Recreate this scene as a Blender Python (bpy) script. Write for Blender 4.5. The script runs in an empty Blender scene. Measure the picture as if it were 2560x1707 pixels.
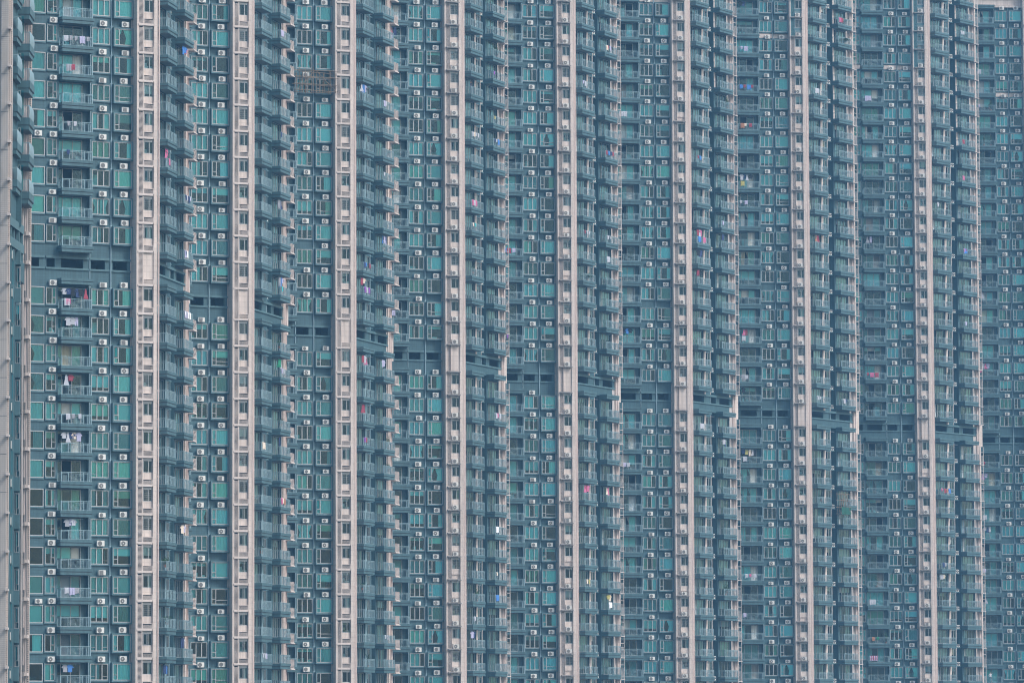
import bpy, math, random
from math import sin, cos, pi, radians
from mathutils import Matrix, Vector
random.seed(11)
SC = bpy.context.scene
COL = SC.collection
# ------------------------------------------------------------------ camera
CAMZ = 60.0
PITCH, ROLL, FPX = .085396, -.004405, 11452.0
fw = Vector((0, cos(PITCH), sin(PITCH))); rt = Vector((1, 0, 0)); up = rt.cross(fw)
RT = rt * cos(ROLL) + up * sin(ROLL); UP = -rt * sin(ROLL) + up * cos(ROLL)
cd = bpy.data.cameras.new('camera'); cam = bpy.data.objects.new('camera', cd); COL.objects.link(cam)
cd.sensor_width = 36; cd.lens = FPX / 2560 * 36; cd.clip_end = 4000; cd.clip_start = 1
m = Matrix((RT, UP, -fw)).transposed().to_4x4(); m.translation = (0, 0, CAMZ); cam.matrix_world = m
SC.camera = cam
def proj(P):
    P = Vector(P) - Vector((0, 0, CAMZ)); d = P.dot(fw)
    return 1280 + FPX * P.dot(RT) / d, 853.5 - FPX * P.dot(UP) / d
# ------------------------------------------------------------------ sky, sun, exposure
SUN_EL, SUN_AZ = radians(46), radians(118)      # azimuth clockwise from +Y: high, from the right and a little behind the camera
w = bpy.data.worlds.new('World'); SC.world = w; w.use_nodes = True
nt = w.node_tree; bg = nt.nodes['Background']
sky = nt.nodes.new('ShaderNodeTexSky'); sky.sky_type = 'NISHITA'; sky.sun_disc = False
sky.sun_elevation = SUN_EL; sky.sun_rotation = SUN_AZ; sky.dust_density = 2.5; sky.air_density = 1.6; sky.altitude = 0
nt.links.new(sky.outputs[0], bg.inputs[0]); bg.inputs[1].default_value = .142
sd = bpy.data.lights.new('sun', 'SUN'); so = bpy.data.objects.new('sun', sd); COL.objects.link(so)
sd.energy = 1.8; sd.angle = radians(16); sd.color = (1, .975, .95)
sdir = Vector((sin(SUN_AZ) * cos(SUN_EL), cos(SUN_AZ) * cos(SUN_EL), sin(SUN_EL)))
so.rotation_euler = sdir.to_track_quat('Z', 'Y').to_euler(); so.location = (0, 0, 400)
SC.view_settings.view_transform = 'Standard'; SC.view_settings.look = 'None'
SC.view_settings.exposure = 0.55; SC.view_settings.gamma = 1
SC.render.engine = 'CYCLES'
SC.cycles.max_bounces = 6; SC.cycles.diffuse_bounces = 3; SC.cycles.glossy_bounces = 3
SC.cycles.transparent_max_bounces = 12; SC.cycles.volume_bounces = 1
SC.cycles.sample_clamp_indirect = 4; SC.cycles.filter_width = 1.1

# ------------------------------------------------------------------ materials
def newmat(name):
    mt = bpy.data.materials.new(name); mt.use_nodes = True
    return mt, mt.node_tree, mt.node_tree.nodes['Principled BSDF']
def mat(name, c, rough=.6, metal=0, var=.0, spec=.4, streak=0, tile=0, tilec=.8):
    mt, nt, b = newmat(name)
    b.inputs['Roughness'].default_value = rough; b.inputs['Metallic'].default_value = metal
    b.inputs['Specular IOR Level'].default_value = spec
    col = (*c, 1)
    b.inputs['Base Color'].default_value = col
    N = nt.nodes.new; L = nt.links.new
    last = None
    if var or streak or tile:
        g = N('ShaderNodeNewGeometry'); last = N('ShaderNodeRGB').outputs[0]; last.default_value = col
        def mul(fac_socket, lo, hi, a=.3, bb=.7):
            nonlocal last
            r = N('ShaderNodeMapRange'); r.inputs[1].default_value = a; r.inputs[2].default_value = bb
            r.inputs[3].default_value = lo; r.inputs[4].default_value = hi
            L(fac_socket, r.inputs[0])
            x = N('ShaderNodeMix'); x.data_type = 'RGBA'; x.blend_type = 'MULTIPLY'; x.inputs[0].default_value = 1
            L(last, x.inputs[6]); L(r.outputs[0], x.inputs[7]); last = x.outputs[2]
        if var:
            n = N('ShaderNodeTexNoise'); n.inputs['Scale'].default_value = .35; n.inputs['Detail'].default_value = 6
            L(g.outputs['Position'], n.inputs['Vector']); mul(n.outputs[0], 1 - var, 1 + var)
        if streak:
            mp = N('ShaderNodeMapping'); mp.inputs['Scale'].default_value = (2.6, 2.6, .22)
            n = N('ShaderNodeTexNoise'); n.inputs['Scale'].default_value = 1; n.inputs['Detail'].default_value = 5
            L(g.outputs['Position'], mp.inputs[0]); L(mp.outputs[0], n.inputs['Vector']); mul(n.outputs[0], 1 - streak, 1 + streak * .3, .35, .6)
        if tile:
            tc = N('ShaderNodeTexCoord'); sx = N('ShaderNodeSeparateXYZ'); L(tc.outputs['Object'], sx.inputs[0])
            ad = N('ShaderNodeMath'); ad.operation = 'ADD'; L(sx.outputs[0], ad.inputs[0]); L(sx.outputs[1], ad.inputs[1])
            cx = N('ShaderNodeCombineXYZ'); L(ad.outputs[0], cx.inputs[0]); L(sx.outputs[2], cx.inputs[1])
            br = N('ShaderNodeTexBrick'); br.offset = 0; br.inputs['Scale'].default_value = 1
            br.inputs['Brick Width'].default_value = tile; br.inputs['Row Height'].default_value = tile
            br.inputs['Mortar Size'].default_value = tile * .09; br.inputs['Color1'].default_value = (1, 1, 1, 1)
            br.inputs['Color2'].default_value = (.93, .93, .93, 1); br.inputs['Mortar'].default_value = (tilec, tilec, tilec, 1)
            L(cx.outputs[0], br.inputs['Vector'])
            x = N('ShaderNodeMix'); x.data_type = 'RGBA'; x.blend_type = 'MULTIPLY'; x.inputs[0].default_value = 1
            L(last, x.inputs[6]); L(br.outputs[0], x.inputs[7]); last = x.outputs[2]
        L(last, b.inputs['Base Color'])
    return mt
TEAL = mat('teal_mosaic_wall', (.049, .112, .136), .55, var=.10, streak=.16, tile=.30, tilec=.8)
TEALT = mat('teal_painted_trim', (.080, .158, .184), .5, var=.06, streak=.14)
TEALD = mat('teal_balcony_tile', (.062, .130, .154), .5, var=.10, streak=.20)
METAL = mat('grey_aluminium_frame', (.38, .40, .42), .4, metal=.25, var=.06)
RAIL = mat('pale_teal_railing', (.26, .38, .43), .45, metal=.15)
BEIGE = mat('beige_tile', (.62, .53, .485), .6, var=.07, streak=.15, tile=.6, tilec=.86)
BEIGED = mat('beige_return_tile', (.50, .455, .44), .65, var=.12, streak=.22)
BEIGEL = mat('beige_louvre_paint', (.56, .49, .46), .55, var=.08)
PIPE = mat('pale_blue_pipe', (.30, .42, .48), .5)
PIPEB = mat('pinkish_beige_pipe', (.62, .50, .47), .5)
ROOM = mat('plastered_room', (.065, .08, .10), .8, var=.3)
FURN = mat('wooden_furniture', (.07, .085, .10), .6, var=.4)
CONC = mat('raw_concrete', (.24, .225, .22), .85, var=.25)
ACW = mat('white_ac_casing', (.70, .695, .67), .45, var=.06)
ACG = mat('dark_ac_grille', (.13, .13, .13), .5)
STEEL = mat('steel_bracket', (.30, .30, .30), .5, metal=.5)
DRYER = mat('dark_grey_gap', (.06, .07, .08), .7)  # dark fill for grooves, joints and holes; painted shade on the shaft back
BAMBOO = mat('bamboo_pole', (.22, .16, .11), .6, var=.2)
NET = mat('green_netting', (.015, .10, .07), .8, var=.2)
LEAF = mat('leaf_green', (.045, .11, .035), .6, var=.4)
POT = mat('clay_pot', (.30, .13, .08), .7)
SKIN = mat('skin', (.45, .28, .20), .5)
SHIRT = mat('white_shirt', (.78, .78, .80), .8)
DARKCL = mat('dark_cloth', (.03, .035, .06), .8)
ASPH = mat('asphalt', (.05, .05, .052), .9, var=.2)
SOFF = mat('grey_soffit', (.22, .23, .23), .8, var=.25)

def objmix(name, cols, rough=.8):
    """cloth whose colour differs from object to object"""
    mt, nt, b = newmat(name)
    oi = nt.nodes.new('ShaderNodeObjectInfo'); r = nt.nodes.new('ShaderNodeValToRGB'); r.color_ramp.interpolation = 'CONSTANT'
    e = r.color_ramp.elements
    while len(e) < len(cols): e.new(.5)
    for i, c in enumerate(cols): e[i].position = i / len(cols); e[i].color = (*c, 1)
    nt.links.new(oi.outputs['Random'], r.inputs[0]); nt.links.new(r.outputs[0], b.inputs['Base Color'])
    b.inputs['Roughness'].default_value = rough; b.inputs['Specular IOR Level'].default_value = .1
    return mt
CURT = objmix('curtain_cloth', [(.86, .88, .86), (.66, .70, .68), (.88, .87, .80), (.50, .56, .55), (.82, .86, .86), (.74, .80, .66),
                               (.78, .80, .76), (.30, .36, .40), (.82, .80, .76), (.55, .50, .36), (.66, .74, .78), (.74, .76, .74), (.35, .33, .30), (.70, .72, .68)])
def glassmat(name, tint, ior=1.5, bump=.0):
    mt, nt, b = newmat(name); N = nt.nodes.new; L = nt.links.new
    nt.nodes.remove(b)
    t = N('ShaderNodeBsdfTransparent'); t.inputs[0].default_value = (*tint, 1)
    g = N('ShaderNodeBsdfGlossy'); g.inputs['Roughness'].default_value = .03; g.inputs[0].default_value = (.55, .80, .90, 1)
    f = N('ShaderNodeFresnel'); f.inputs[0].default_value = ior
    mx = N('ShaderNodeMixShader'); L(f.outputs[0], mx.inputs[0]); L(t.outputs[0], mx.inputs[1]); L(g.outputs[0], mx.inputs[2])
    n = N('ShaderNodeTexNoise'); n.inputs['Scale'].default_value = .9; bp = N('ShaderNodeBump'); bp.inputs['Strength'].default_value = .25; bp.inputs['Distance'].default_value = .02
    ge = N('ShaderNodeNewGeometry'); L(ge.outputs['Position'], n.inputs['Vector']); L(n.outputs[0], bp.inputs['Height'])
    L(bp.outputs[0], g.inputs['Normal']); L(bp.outputs[0], f.inputs['Normal'])
    L(mx.outputs[0], nt.nodes['Material Output'].inputs[0])
    return mt
GLASS = glassmat('green_tinted_glass', (.41, .94, .98), 1.6)
GLASSW = glassmat('bright_reflecting_glass', (.66, .92, .95), 2.1)  # pale tint lets the curtains behind pass for bright sky reflections
GLASSK = glassmat('clear_kitchen_glass', (.62, .80, .82), 1.55)
CLOTHS = [mat('cloth_' + n, c, .85) for n, c in [('white', (.44, .46, .52)), ('lilac', (.42, .41, .58)), ('pink', (.52, .14, .27)), ('red', (.30, .05, .08)),
          ('navy', (.03, .05, .14)), ('blue', (.06, .20, .55)), ('grey', (.30, .31, .35)), ('black', (.015, .016, .022)), ('yellow', (.42, .38, .12)),
          ('orange', (.36, .17, .10)), ('purple', (.25, .08, .38)), ('teal', (.05, .42, .45)), ('cream', (.70, .60, .50)), ('green', (.02, .22, .12)), ('pale', (.78, .79, .84))]]
CI = {m_.name.split('_')[1]: i for i, m_ in enumerate(CLOTHS)}

# ------------------------------------------------------------------ mesh builder
class MB:
    def __init__(s): s.v = []; s.f = []; s.m = []
    def quad(s, a, b, c, d, m=0):
        i = len(s.v); s.v += [a, b, c, d]; s.f.append((i, i+1, i+2, i+3)); s.m.append(m)
    def hexa(s, p, m=0):
        i = len(s.v); s.v += p
        for q in ((0, 3, 2, 1), (4, 5, 6, 7), (0, 1, 5, 4), (1, 2, 6, 5), (2, 3, 7, 6), (3, 0, 4, 7)):
            s.f.append(tuple(i + k for k in q)); s.m.append(m)
    def box(s, x0, x1, y0, y1, z0, z1, m=0):
        s.hexa([(x0, y0, z0), (x1, y0, z0), (x1, y1, z0), (x0, y1, z0), (x0, y0, z1), (x1, y0, z1), (x1, y1, z1), (x0, y1, z1)], m)
    def wbox(s, x0, x1, y0, y1, z0, z1, m=0):
        """box given in the wing's frame (x along the wing, y into the building)"""
        c = [WP(x, y) for x, y in ((x0, y0), (x1, y0), (x1, y1), (x0, y1))]
        s.hexa([(a, b, z0) for a, b in c] + [(a, b, z1) for a, b in c], m)
    def prism(s, pts, z0, z1, m=0):
        n = len(pts); i = len(s.v); s.v += [(a, b, z0) for a, b in pts] + [(a, b, z1) for a, b in pts]
        s.f.append(tuple(i + k for k in reversed(range(n)))); s.m.append(m)
        s.f.append(tuple(i + n + k for k in range(n))); s.m.append(m)
        for k in range(n): s.f.append((i + k, i + (k+1) % n, i + n + (k+1) % n, i + n + k)); s.m.append(m)
    def tube(s, a, b, r, n=6, m=0):
        a = Vector(a); b = Vector(b); d = (b - a).normalized(); t = Vector((0, 0, 1)) if abs(d.z) < .9 else Vector((1, 0, 0))
        u = d.cross(t).normalized(); w_ = d.cross(u); i = len(s.v)
        for p in (a, b):
            for k in range(n): s.v.append(tuple(p + (u * cos(2*pi*k/n) + w_ * sin(2*pi*k/n)) * r))
        for k in range(n): s.f.append((i+k, i+(k+1) % n, i+n+(k+1) % n, i+n+k)); s.m.append(m)
        s.f.append(tuple(i+k for k in reversed(range(n)))); s.m.append(m); s.f.append(tuple(i+n+k for k in range(n))); s.m.append(m)
    def disc(s, cx, cz, y, r, n=16, m=0, t=.02):
        i = len(s.v)
        for yy in (y, y + t):
            for k in range(n): s.v.append((cx + r*cos(2*pi*k/n), yy, cz + r*sin(2*pi*k/n)))
        s.f.append(tuple(i+k for k in range(n))); s.m.append(m)
        for k in range(n): s.f.append((i+(k+1) % n, i+k, i+n+k, i+n+(k+1) % n)); s.m.append(m)
    def mesh(s, name, mats):
        me = bpy.data.meshes.new(name); me.from_pydata(s.v, [], s.f)
        for q in mats: me.materials.append(q)
        if len(mats) > 1: me.polygons.foreach_set('material_index', s.m)
        me.update(); return me
def obj(name, me, parent=None, loc=(0, 0, 0), rz=0, sc=None):
    o = bpy.data.objects.new(name, me); COL.objects.link(o)
    o.location = loc
    if rz: o.rotation_euler = (0, 0, rz)
    if sc: o.scale = sc
    if parent: o.parent = parent
    return o
def tag(o, label=None, cat=None, group=None, kind=None):
    for k, v in (('label', label), ('category', cat), ('group', group), ('kind', kind)):
        if v: o[k] = v
    return o

# ------------------------------------------------------------------ the plan shared by all towers (metres; u right along the front, y into the building)
F = 2.9
WS = (3.4, .9); WD = radians(47.5)
def WP(x, y): return (WS[0] + x*cos(WD) - y*sin(WD), WS[1] + x*sin(WD) + y*cos(WD))
ZS = CAMZ + 49.4                                  # window sill just above the open refuge floor
def zf(n): return ZS + n*F if n >= 0 else ZS - 2.18*F + (n+1)*F
KY = -1.35                                        # front of the beige kitchen column
PLAN = [((-38.7, 462.5), 29.0), ((-31.3, 501.6), 26.1), ((-21.4, 539.2), 23.2), ((-8.9, 575.4), 20.3), ((5.7, 611.3), 17.4),
        ((22.5, 646.8), 14.5), ((41.5, 681.6), 11.6), ((62.9, 714.7), 8.7), ((83.9, 746.2), 5.8)]
ORD = ['first', 'second', 'third', 'fourth', 'fifth', 'sixth', 'seventh', 'eighth', 'ninth', 'tenth']
NUM = ['zero', 'one', 'two', 'three', 'four', 'five', 'six', 'seven', 'eight', 'nine', 'ten', 'eleven', 'twelve', 'thirteen', 'fourteen', 'fifteen', 'sixteen',
       'seventeen', 'eighteen', 'nineteen', 'twenty', 'twenty-one', 'twenty-two', 'twenty-three', 'twenty-four', 'twenty-five', 'twenty-six']
def where(n): return (NUM[n+1] + (' floors' if n else ' floor') + ' above') if n >= 0 else (NUM[-n] + (' floors' if n < -1 else ' floor') + ' below')

# ------------------------------------------------------------------ part meshes
def frame_mb(x0, x1, z0, z1, muls, t=.07, d=.1, hs=(), yb=0, mb=None, m=0):
    """outer frame, vertical mullions at muls and short transoms hs = (xa, xb, z)"""
    mb = mb or MB()
    mb.box(x0, x1, yb, yb+d, z0, z0+t, m); mb.box(x0, x1, yb, yb+d, z1-t, z1, m)
    mb.box(x0, x0+t, yb, yb+d, z0+t, z1-t, m); mb.box(x1-t, x1, yb, yb+d, z0+t, z1-t, m)
    for q in muls: mb.box(q-t*.55, q+t*.55, yb+.004, yb+d, z0+t, z1-t, m)
    for xa, xb, z in hs: mb.box(xa, xb, yb+.008, yb+d-.01, z-t*.45, z+t*.45, m)
    return mb
def sash(mb, x, z0, z1, wd, y, ang, m=0, gm=1):
    """an open casement leaf hinged at x"""
    c, s_ = cos(ang), sin(ang)
    def P(a, z): return (x + a*c, y - a*s_, z)
    def bar(a0, a1, za, zb):
        nx, ny = .02*s_, .02*c
        p = [(x+a0*c, y-a0*s_), (x+a1*c, y-a1*s_), (x+a1*c+nx, y-a1*s_+ny), (x+a0*c+nx, y-a0*s_+ny)]
        mb.hexa([(a, b, za) for a, b in p] + [(a, b, zb) for a, b in p], m)
    bar(0, wd, z0, z0+.06); bar(0, wd, z1-.06, z1); bar(0, .06, z0+.06, z1-.06); bar(wd-.06, wd, z0+.06, z1-.06)
    mb.quad(P(.06, z0+.06), P(wd-.06, z0+.06), P(wd-.06, z1-.06), P(.06, z1-.06), gm)
def panes(x0, x1, z0, z1, cuts, y, name, g=None):
    mb = MB(); xs = [x0] + list(cuts) + [x1]
    for a, b in zip(xs, xs[1:]):
        e = random.uniform(-.006, .006); h = random.uniform(-.004, .004)
        mb.quad((a, y+e-h, z0), (b, y-e-h, z0), (b, y-e+h, z1), (a, y+e+h, z1))
    return mb.mesh(name, [g or GLASS])
# sliding window: trim box standing .14 proud of the wall, three lights
def m_sliding(v):
    mb = MB(); x0, x1, z0, z1 = -4.42, -2.28, .05, 1.94
    mb.box(x0, x1, -.14, 0.02, z0, z0+.13, 1); mb.box(x0, x1, -.14, .02, z1-.09, z1, 1)
    mb.box(x0, x0+.09, -.14, .02, z0+.13, z1-.09, 1); mb.box(x1-.09, x1, -.14, .02, z0+.13, z1-.09, 1)
    a, b = x0+.09, x1-.09; wd = (b-a)/3
    frame_mb(a, b, z0+.13, z1-.09, [a+wd, a+2*wd], .085, .09, yb=-.11, mb=mb)
    for s_ in (0, 2):
        if v == 1 and s_ == 0 or v == 2 and s_ == 2 or v == 3: mb.box(a+s_*wd+.1, a+(s_+1)*wd-.1, -.085, -.05, .55, .58)
    if v == 2: sash(mb, a+3*wd-.05, z0+.2, z1-.15, wd-.1, -.11, radians(180+70), 0, 2)
    return mb.mesh('sliding_window', [METAL, TEALT, GLASS])
# bay window: box standing half a metre out, glass front, small leaf on the left
def m_bay(v):
    mb = MB(); x0, x1, z0, z1 = -2.12, .06, 0, 1.97; y0 = -.52
    mb.box(x0, x1, y0, .02, z0, z0+.17, 1); mb.box(x0, x1, y0, .02, z1-.13, z1, 1)
    mb.box(x0, x0+.11, y0, .02, z0+.17, z1-.13, 1); mb.box(x1-.11, x1, y0, .02, z0+.17, z1-.13, 1)
    a, b = x0+.11, x1-.11
    tr = [(a, a+.5, .72)]
    if v == 2: tr += [(a+.52, b, .62)]
    frame_mb(a, b, z0+.17, z1-.13, [a+.5], .075, .08, hs=tr, yb=y0+.04, mb=mb)
    if v == 1: sash(mb, a+.04, .75, z1-.18, .42, y0+.04, radians(60), 0, 2)
    if v == 3:
        for q in range(5): mb.box(a+.1+q*.08, a+.112+q*.08, y0+.1, y0+.11, .3, 1.75)
        for q in range(7): mb.box(a+.07, a+.45, y0+.1, y0+.112, .4+q*.2, .412+q*.2)
    return mb.mesh('bay_window', [METAL, TEALT, GLASS])
def m_case(v):
    mb = MB(); x0, x1, z0, z1 = -9.35, -7.98, -.02, 1.9; y0 = -.16
    mb.box(x0, x1, y0, .02, z0, z0+.15, 1); mb.box(x0, x1, y0, .02, z1-.1, z1, 1)
    mb.box(x0, x0+.06, y0, .02, z0+.15, z1-.1, 1); mb.box(x1-.22, x1, y0, .02, z0+.15, z1-.1, 1)
    a, b = x0+.06, x1-.22
    frame_mb(a, b, z0+.15, z1-.1, [a+.66], .07, .08, hs=[(a+.66, b, .78)], yb=y0+.03, mb=mb)
    if v: sash(mb, a+.7, .8, z1-.14, .38, y0+.03, radians(55), 0, 2)
    return mb.mesh('casement_window', [METAL, TEALT, GLASS])
def m_fixed():
    mb = MB(); frame_mb(-12.4, -9.43, .05, 1.86, [], .09, .1, yb=-.05, mb=mb)
    mb.box(-12.4, -9.43, -.12, .0, -.1, .05, 1)
    return mb.mesh('fixed_window', [METAL, TEALT])
def m_kitchen(v):
    mb = MB(); y = KY + .22; x0, x1 = .86, 1.96
    frame_mb(x0, x1, .76, 2.0, [x0+.14, x0+.70], .055, .07, yb=y, mb=mb)
    mb.box(x0, x1, y, y+.08, 2.0, 2.2)
    if v == 1: sash(mb, x0+.16, .84, 1.94, .42, y, radians(50), 0, 1)
    if v == 2:
        for q in range(6): mb.box(x0+.18+q*.13, x0+.192+q*.13, y-.05, y-.04, .8, 1.98)
        for q in range(5): mb.box(x0+.1, x1-.1, y-.055, y-.045, .95+q*.22, .962+q*.22)
    return mb.mesh('kitchen_window', [METAL, GLASSK])
def door_mesh(x0, x1, z0, z1, cuts, y, opened=None, t=.06):
    mb = MB(); frame_mb(x0, x1, z0, z1, cuts, t, .08, yb=y, mb=mb); return mb.mesh('sliding_door', [METAL])
def door_panes(x0, x1, z0, z1, cuts, y, skip=None, g=None):
    mb = MB(); xs = [x0] + list(cuts) + [x1]
    for k, (a, b) in enumerate(zip(xs, xs[1:])):
        if k == skip: continue
        e = random.uniform(-.008, .008)
        mb.quad((a, y+e, z0), (b, y-e, z0), (b, y-e, z1), (a, y+e, z1))
    return mb.mesh('pane', [g or GLASS])
def curtain(x0, x1, z0, z1, y, style, seed, cuts=()):
    """cloth hanging behind the glass"""
    rr = random.Random(seed); mb = MB()
    def drape(a, b, za, zb, gather=0, amp=.014):
        n = max(4, int((b-a)/.035)); ph = rr.uniform(0, 6); f1 = rr.uniform(16, 30)
        k0 = len(mb.v); side = rr.choice((-1, 1))
        for j, (z, g) in enumerate(((zb, 0), (za+(zb-za)*.45, gather), (za, gather*.55))):
            for i in range(n+1):
                t = i/n; wdt = (b-a)
                x = a + wdt*t
                if gather: x = (a if side < 0 else b) + (x-(a if side < 0 else b))*(1-g)
                mb.v.append((x, y + amp*sin(ph+f1*t*wdt)+amp*.5*sin(2.3*f1*t*wdt), z))
        for j in range(2):
            for i in range(n):
                q = k0+j*(n+1)+i; mb.f.append((q, q+1, q+n+2, q+n+1)); mb.m.append(0)
    W = x1-x0; H = z1-z0
    if style == 0: drape(x0, x1, z0, z1)
    elif style == 1:
        g = rr.uniform(.18, .4); drape(x0, x0+W*g, z0, z1); drape(x1-W*rr.uniform(.18, .38), x1, z0, z1)
    elif style == 2:
        g = rr.uniform(.3, .75); mb.quad((x0, y, z1-H*g), (x1, y, z1-H*g), (x1, y, z1), (x0, y, z1))
    elif style == 3:
        g = rr.uniform(.35, .7)
        if rr.random() < .5: drape(x0, x0+W*g, z0, z1)
        else: drape(x1-W*g, x1, z0, z1)
    elif style == 4: drape(x0, x0+W*.46, z0, z1, .45); drape(x0+W*.5, x1, z0, z1, .35)
    elif style == 5:
        n = int(H/.07)
        for i in range(n): z = z0+i*.07; mb.quad((x0, y, z+.02), (x1, y, z+.02), (x1, y+.03, z+.066), (x0, y+.03, z+.066))
    elif style == 6: mb.quad((x0, y, z0), (x1, y, z0), (x1, y, z1), (x0, y, z1))
    elif style == 7:
        drape(x0, x0+W*.16, z0, z1); drape(x0+W*.2, x0+W*.2+W*rr.uniform(.2, .5), z0, z0+H*rr.uniform(.3, .5), 0, .03)
    elif style == 8:       # things standing on the sill
        for k in range(rr.randint(2, 4)):
            a = rr.uniform(x0, x1-.3); b = a+rr.uniform(.12, .4); mb.box(a, b, y, y+.2, z0, z0+rr.uniform(.15, .6))
        mb.quad((x0, y+.25, z1-H*.25), (x1, y+.25, z1-H*.25), (x1, y+.25, z1), (x0, y+.25, z1))
    return mb.mesh('curtain', [CURT])
STY = [0, 0, 0, 1, 0, 1, 2, 3, 3, 4, 6, 5, 0, 8, 1, 2]
def curtset(x0, x1, z0, z1, y, n, s0): return [curtain(x0, x1, z0, z1, y, STY[(i*7+s0) % len(STY)], s0*100+i) for i in range(n)]
M_SL = [m_sliding(i) for i in range(4)]; M_BAY = [m_bay(i) for i in range(4)]; M_CASE = [m_case(i) for i in range(2)]; M_FIX = m_fixed(); M_KIT = [m_kitchen(i) for i in range(3)]
wd3 = (2.14-.18)/3
G_SL = [panes(-4.33, -2.37, .18, 1.85, [-4.33+wd3, -4.33+2*wd3], -.07, 'pane') for _ in range(3)]
G_BAY = [panes(-2.01, -.05, .17, 1.84, [-1.51], -.44, 'pane') for _ in range(3)]
G_CASE = [panes(-9.29, -8.2, .13, 1.8, [-8.63], -.09, 'pane') for _ in range(3)]
G_FIX = [panes(-12.3, -9.5, .1, 1.8, [], -.0, 'pane') for _ in range(2)]
G_KIT = [panes(.9, 1.93, .8, 2.0, [1.0, 1.56], KY+.255, 'pane', GLASSK) for _ in range(2)]
C_SL = curtset(-4.3, -2.4, .19, 1.84, .08, 16, 1); C_BAY = curtset(-1.98, -.08, .18, 1.83, -.32, 16, 2); C_CASE = curtset(-9.25, -8.25, .14, 1.79, .08, 10, 3)
C_FIX = curtset(-12.3, -9.5, .12, 1.8, .14, 12, 4); C_KIT = [curtain(.9, 1.92, .78, 2.0, KY+.45, s_, 50+s_) for s_ in (1, 3, 8, 8, 2, 7)]
# balcony-door sets (front recess at y=.5)
BX0, BX1 = -7.92, -4.55
DM_B = door_mesh(-7.9, -5.15, -.3, 1.9, [-7.28, -6.2], .5)
DG_B = [door_panes(-7.88, -5.2, -.26, 1.86, [-7.28, -6.2], .55, s_) for s_ in (None, None, 1, 2)]
DC_B = curtset(-7.85, -5.2, -.24, 1.84, .72, 14, 5)
# wing doors, frames in the wing's own axes
def wing_set(x0, x1, cuts, z0, z1, y, s0, n=10):
    return (door_mesh(x0, x1, z0, z1, cuts, y), [door_panes(x0+.03, x1-.03, z0+.04, z1-.04, cuts, y+.05, s_, GLASSW) for s_ in (None, None, 0)], curtset(x0+.05, x1-.05, z0+.05, z1-.05, y+.22, n, s0))
D1 = wing_set(.35, 3.3, [1.1, 1.85, 2.6], -.3, 1.9, .12, 6)
D2 = wing_set(7.75, 11.0, [8.5, 9.35, 10.2], -.3, 1.9, .12, 7)
W3 = wing_set(4.15, 5.35, [4.75], .1, 1.85, .05, 8, 6)
W4 = wing_set(5.75, 6.95, [6.3], .1, 1.9, 1.05, 9, 6)
def slab_mb(x0, x1, d, mb=None):
    """two-step balcony parapet slab projecting d"""
    mb = mb or MB()
    mb.box(x0-.07, x1+.07, -d-.07, 0, -.60, -.32); mb.box(x0, x1, -d, 0, -.68, -.60, 1); mb.box(x0-.03, x1+.03, -d-.03, 0, -.95, -.68)
    mb.box(x0+.12, x1-.12, -d+.12, -.02, -.957, -.9505, 2)
    return mb
def rail_mb(x0, x1, d, wavy, h=.97):
    mb = MB(); z0 = -.32; z1 = z0+h; y = -d+.02; r = .022
    def seg(a, b, nb, wv=False, ax=0, c=0):
        def P(t, z): return (t, c, z) if ax == 0 else (c, t, z)
        mb.box(*( (a, b, c-.025, c+.025) if ax == 0 else (c-.025, c+.025, a, b)), z1-.05, z1)
        mb.box(*( (a, b, c-.015, c+.015) if ax == 0 else (c-.015, c+.015, a, b)), z0+.04, z0+.07)
        mb.box(*( (a, b, c-.012, c+.012) if ax == 0 else (c-.012, c+.012, a, b)), z1-.17, z1-.145)
        for i in range(nb+1):
            t = a+(b-a)*i/nb
            if i in (0, nb):
                mb.box(*((t-.03, t+.03, c-.03, c+.03) if ax == 0 else (c-.03, c+.03, t-.03, t+.03)), z0, z1); continue
            if not wv: mb.tube(P(t, z0+.07), P(t, z1-.05), .011, 4)
            else:
                sg = 1 if i < nb/2 else -1; pts = [P(t+sg*.085*sin(2*pi*k/8)*(1 if abs(i-nb/2) > 1 else .3), z0+.07+(h-.24)*k/8) for k in range(9)]
                for p, q in zip(pts, pts[1:]): mb.tube(p, q, .013, 3)
    w_ = x1-x0
    if wavy:
        seg(x0, x0+w_*.24, 6, c=y); seg(x0+w_*.24, x0+w_*.74, 17, True, c=y); seg(x0+w_*.74, x1, 6, c=y)
    else:
        seg(x0, x0+w_*.33, 10, c=y); seg(x0+w_*.33, x0+w_*.67, 12, c=y); seg(x0+w_*.67, x1, 10, c=y)
        cx = (x0+x1)/2
        for sg in (-1, 1):
            pts = [(cx+sg*(.0+.42*sin(pi*k/7)), y-.01, z1-.25-.55*k/7+.12*sin(pi*k/7)) for k in range(8)]
            for p, q in zip(pts, pts[1:]): mb.tube(p, q, .018, 3)
    seg(y, -.03, 6, ax=1, c=x0+.02); seg(y, -.03, 6, ax=1, c=x1-.02)
    return mb
def heart_panel():
    mb = rail_mb(0, 3.9, 1.05, False); return mb.mesh('railing', [RAIL])
M_SLABF = slab_mb(-8.0, -4.62, 1.08).mesh('balcony', [TEALD, DRYER, SOFF]); M_RAILF = rail_mb(-7.93, -4.68, 1.0, True).mesh('railing', [RAIL])
M_SLABW = slab_mb(0, 3.9, 1.05).mesh('balcony', [TEALD, DRYER, SOFF]); M_RAILW = heart_panel()
def canopy(x0, x1, d):
    mb = MB(); mb.box(x0-.07, x1+.07, -d-.07, 0, 2.45, 2.72); mb.box(x0, x1, -d, 0, 2.38, 2.45, 1); mb.box(x0-.03, x1+.03, -d-.03, 0, 2.12, 2.38)
    return mb.mesh('canopy', [TEALD, DRYER])
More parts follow.
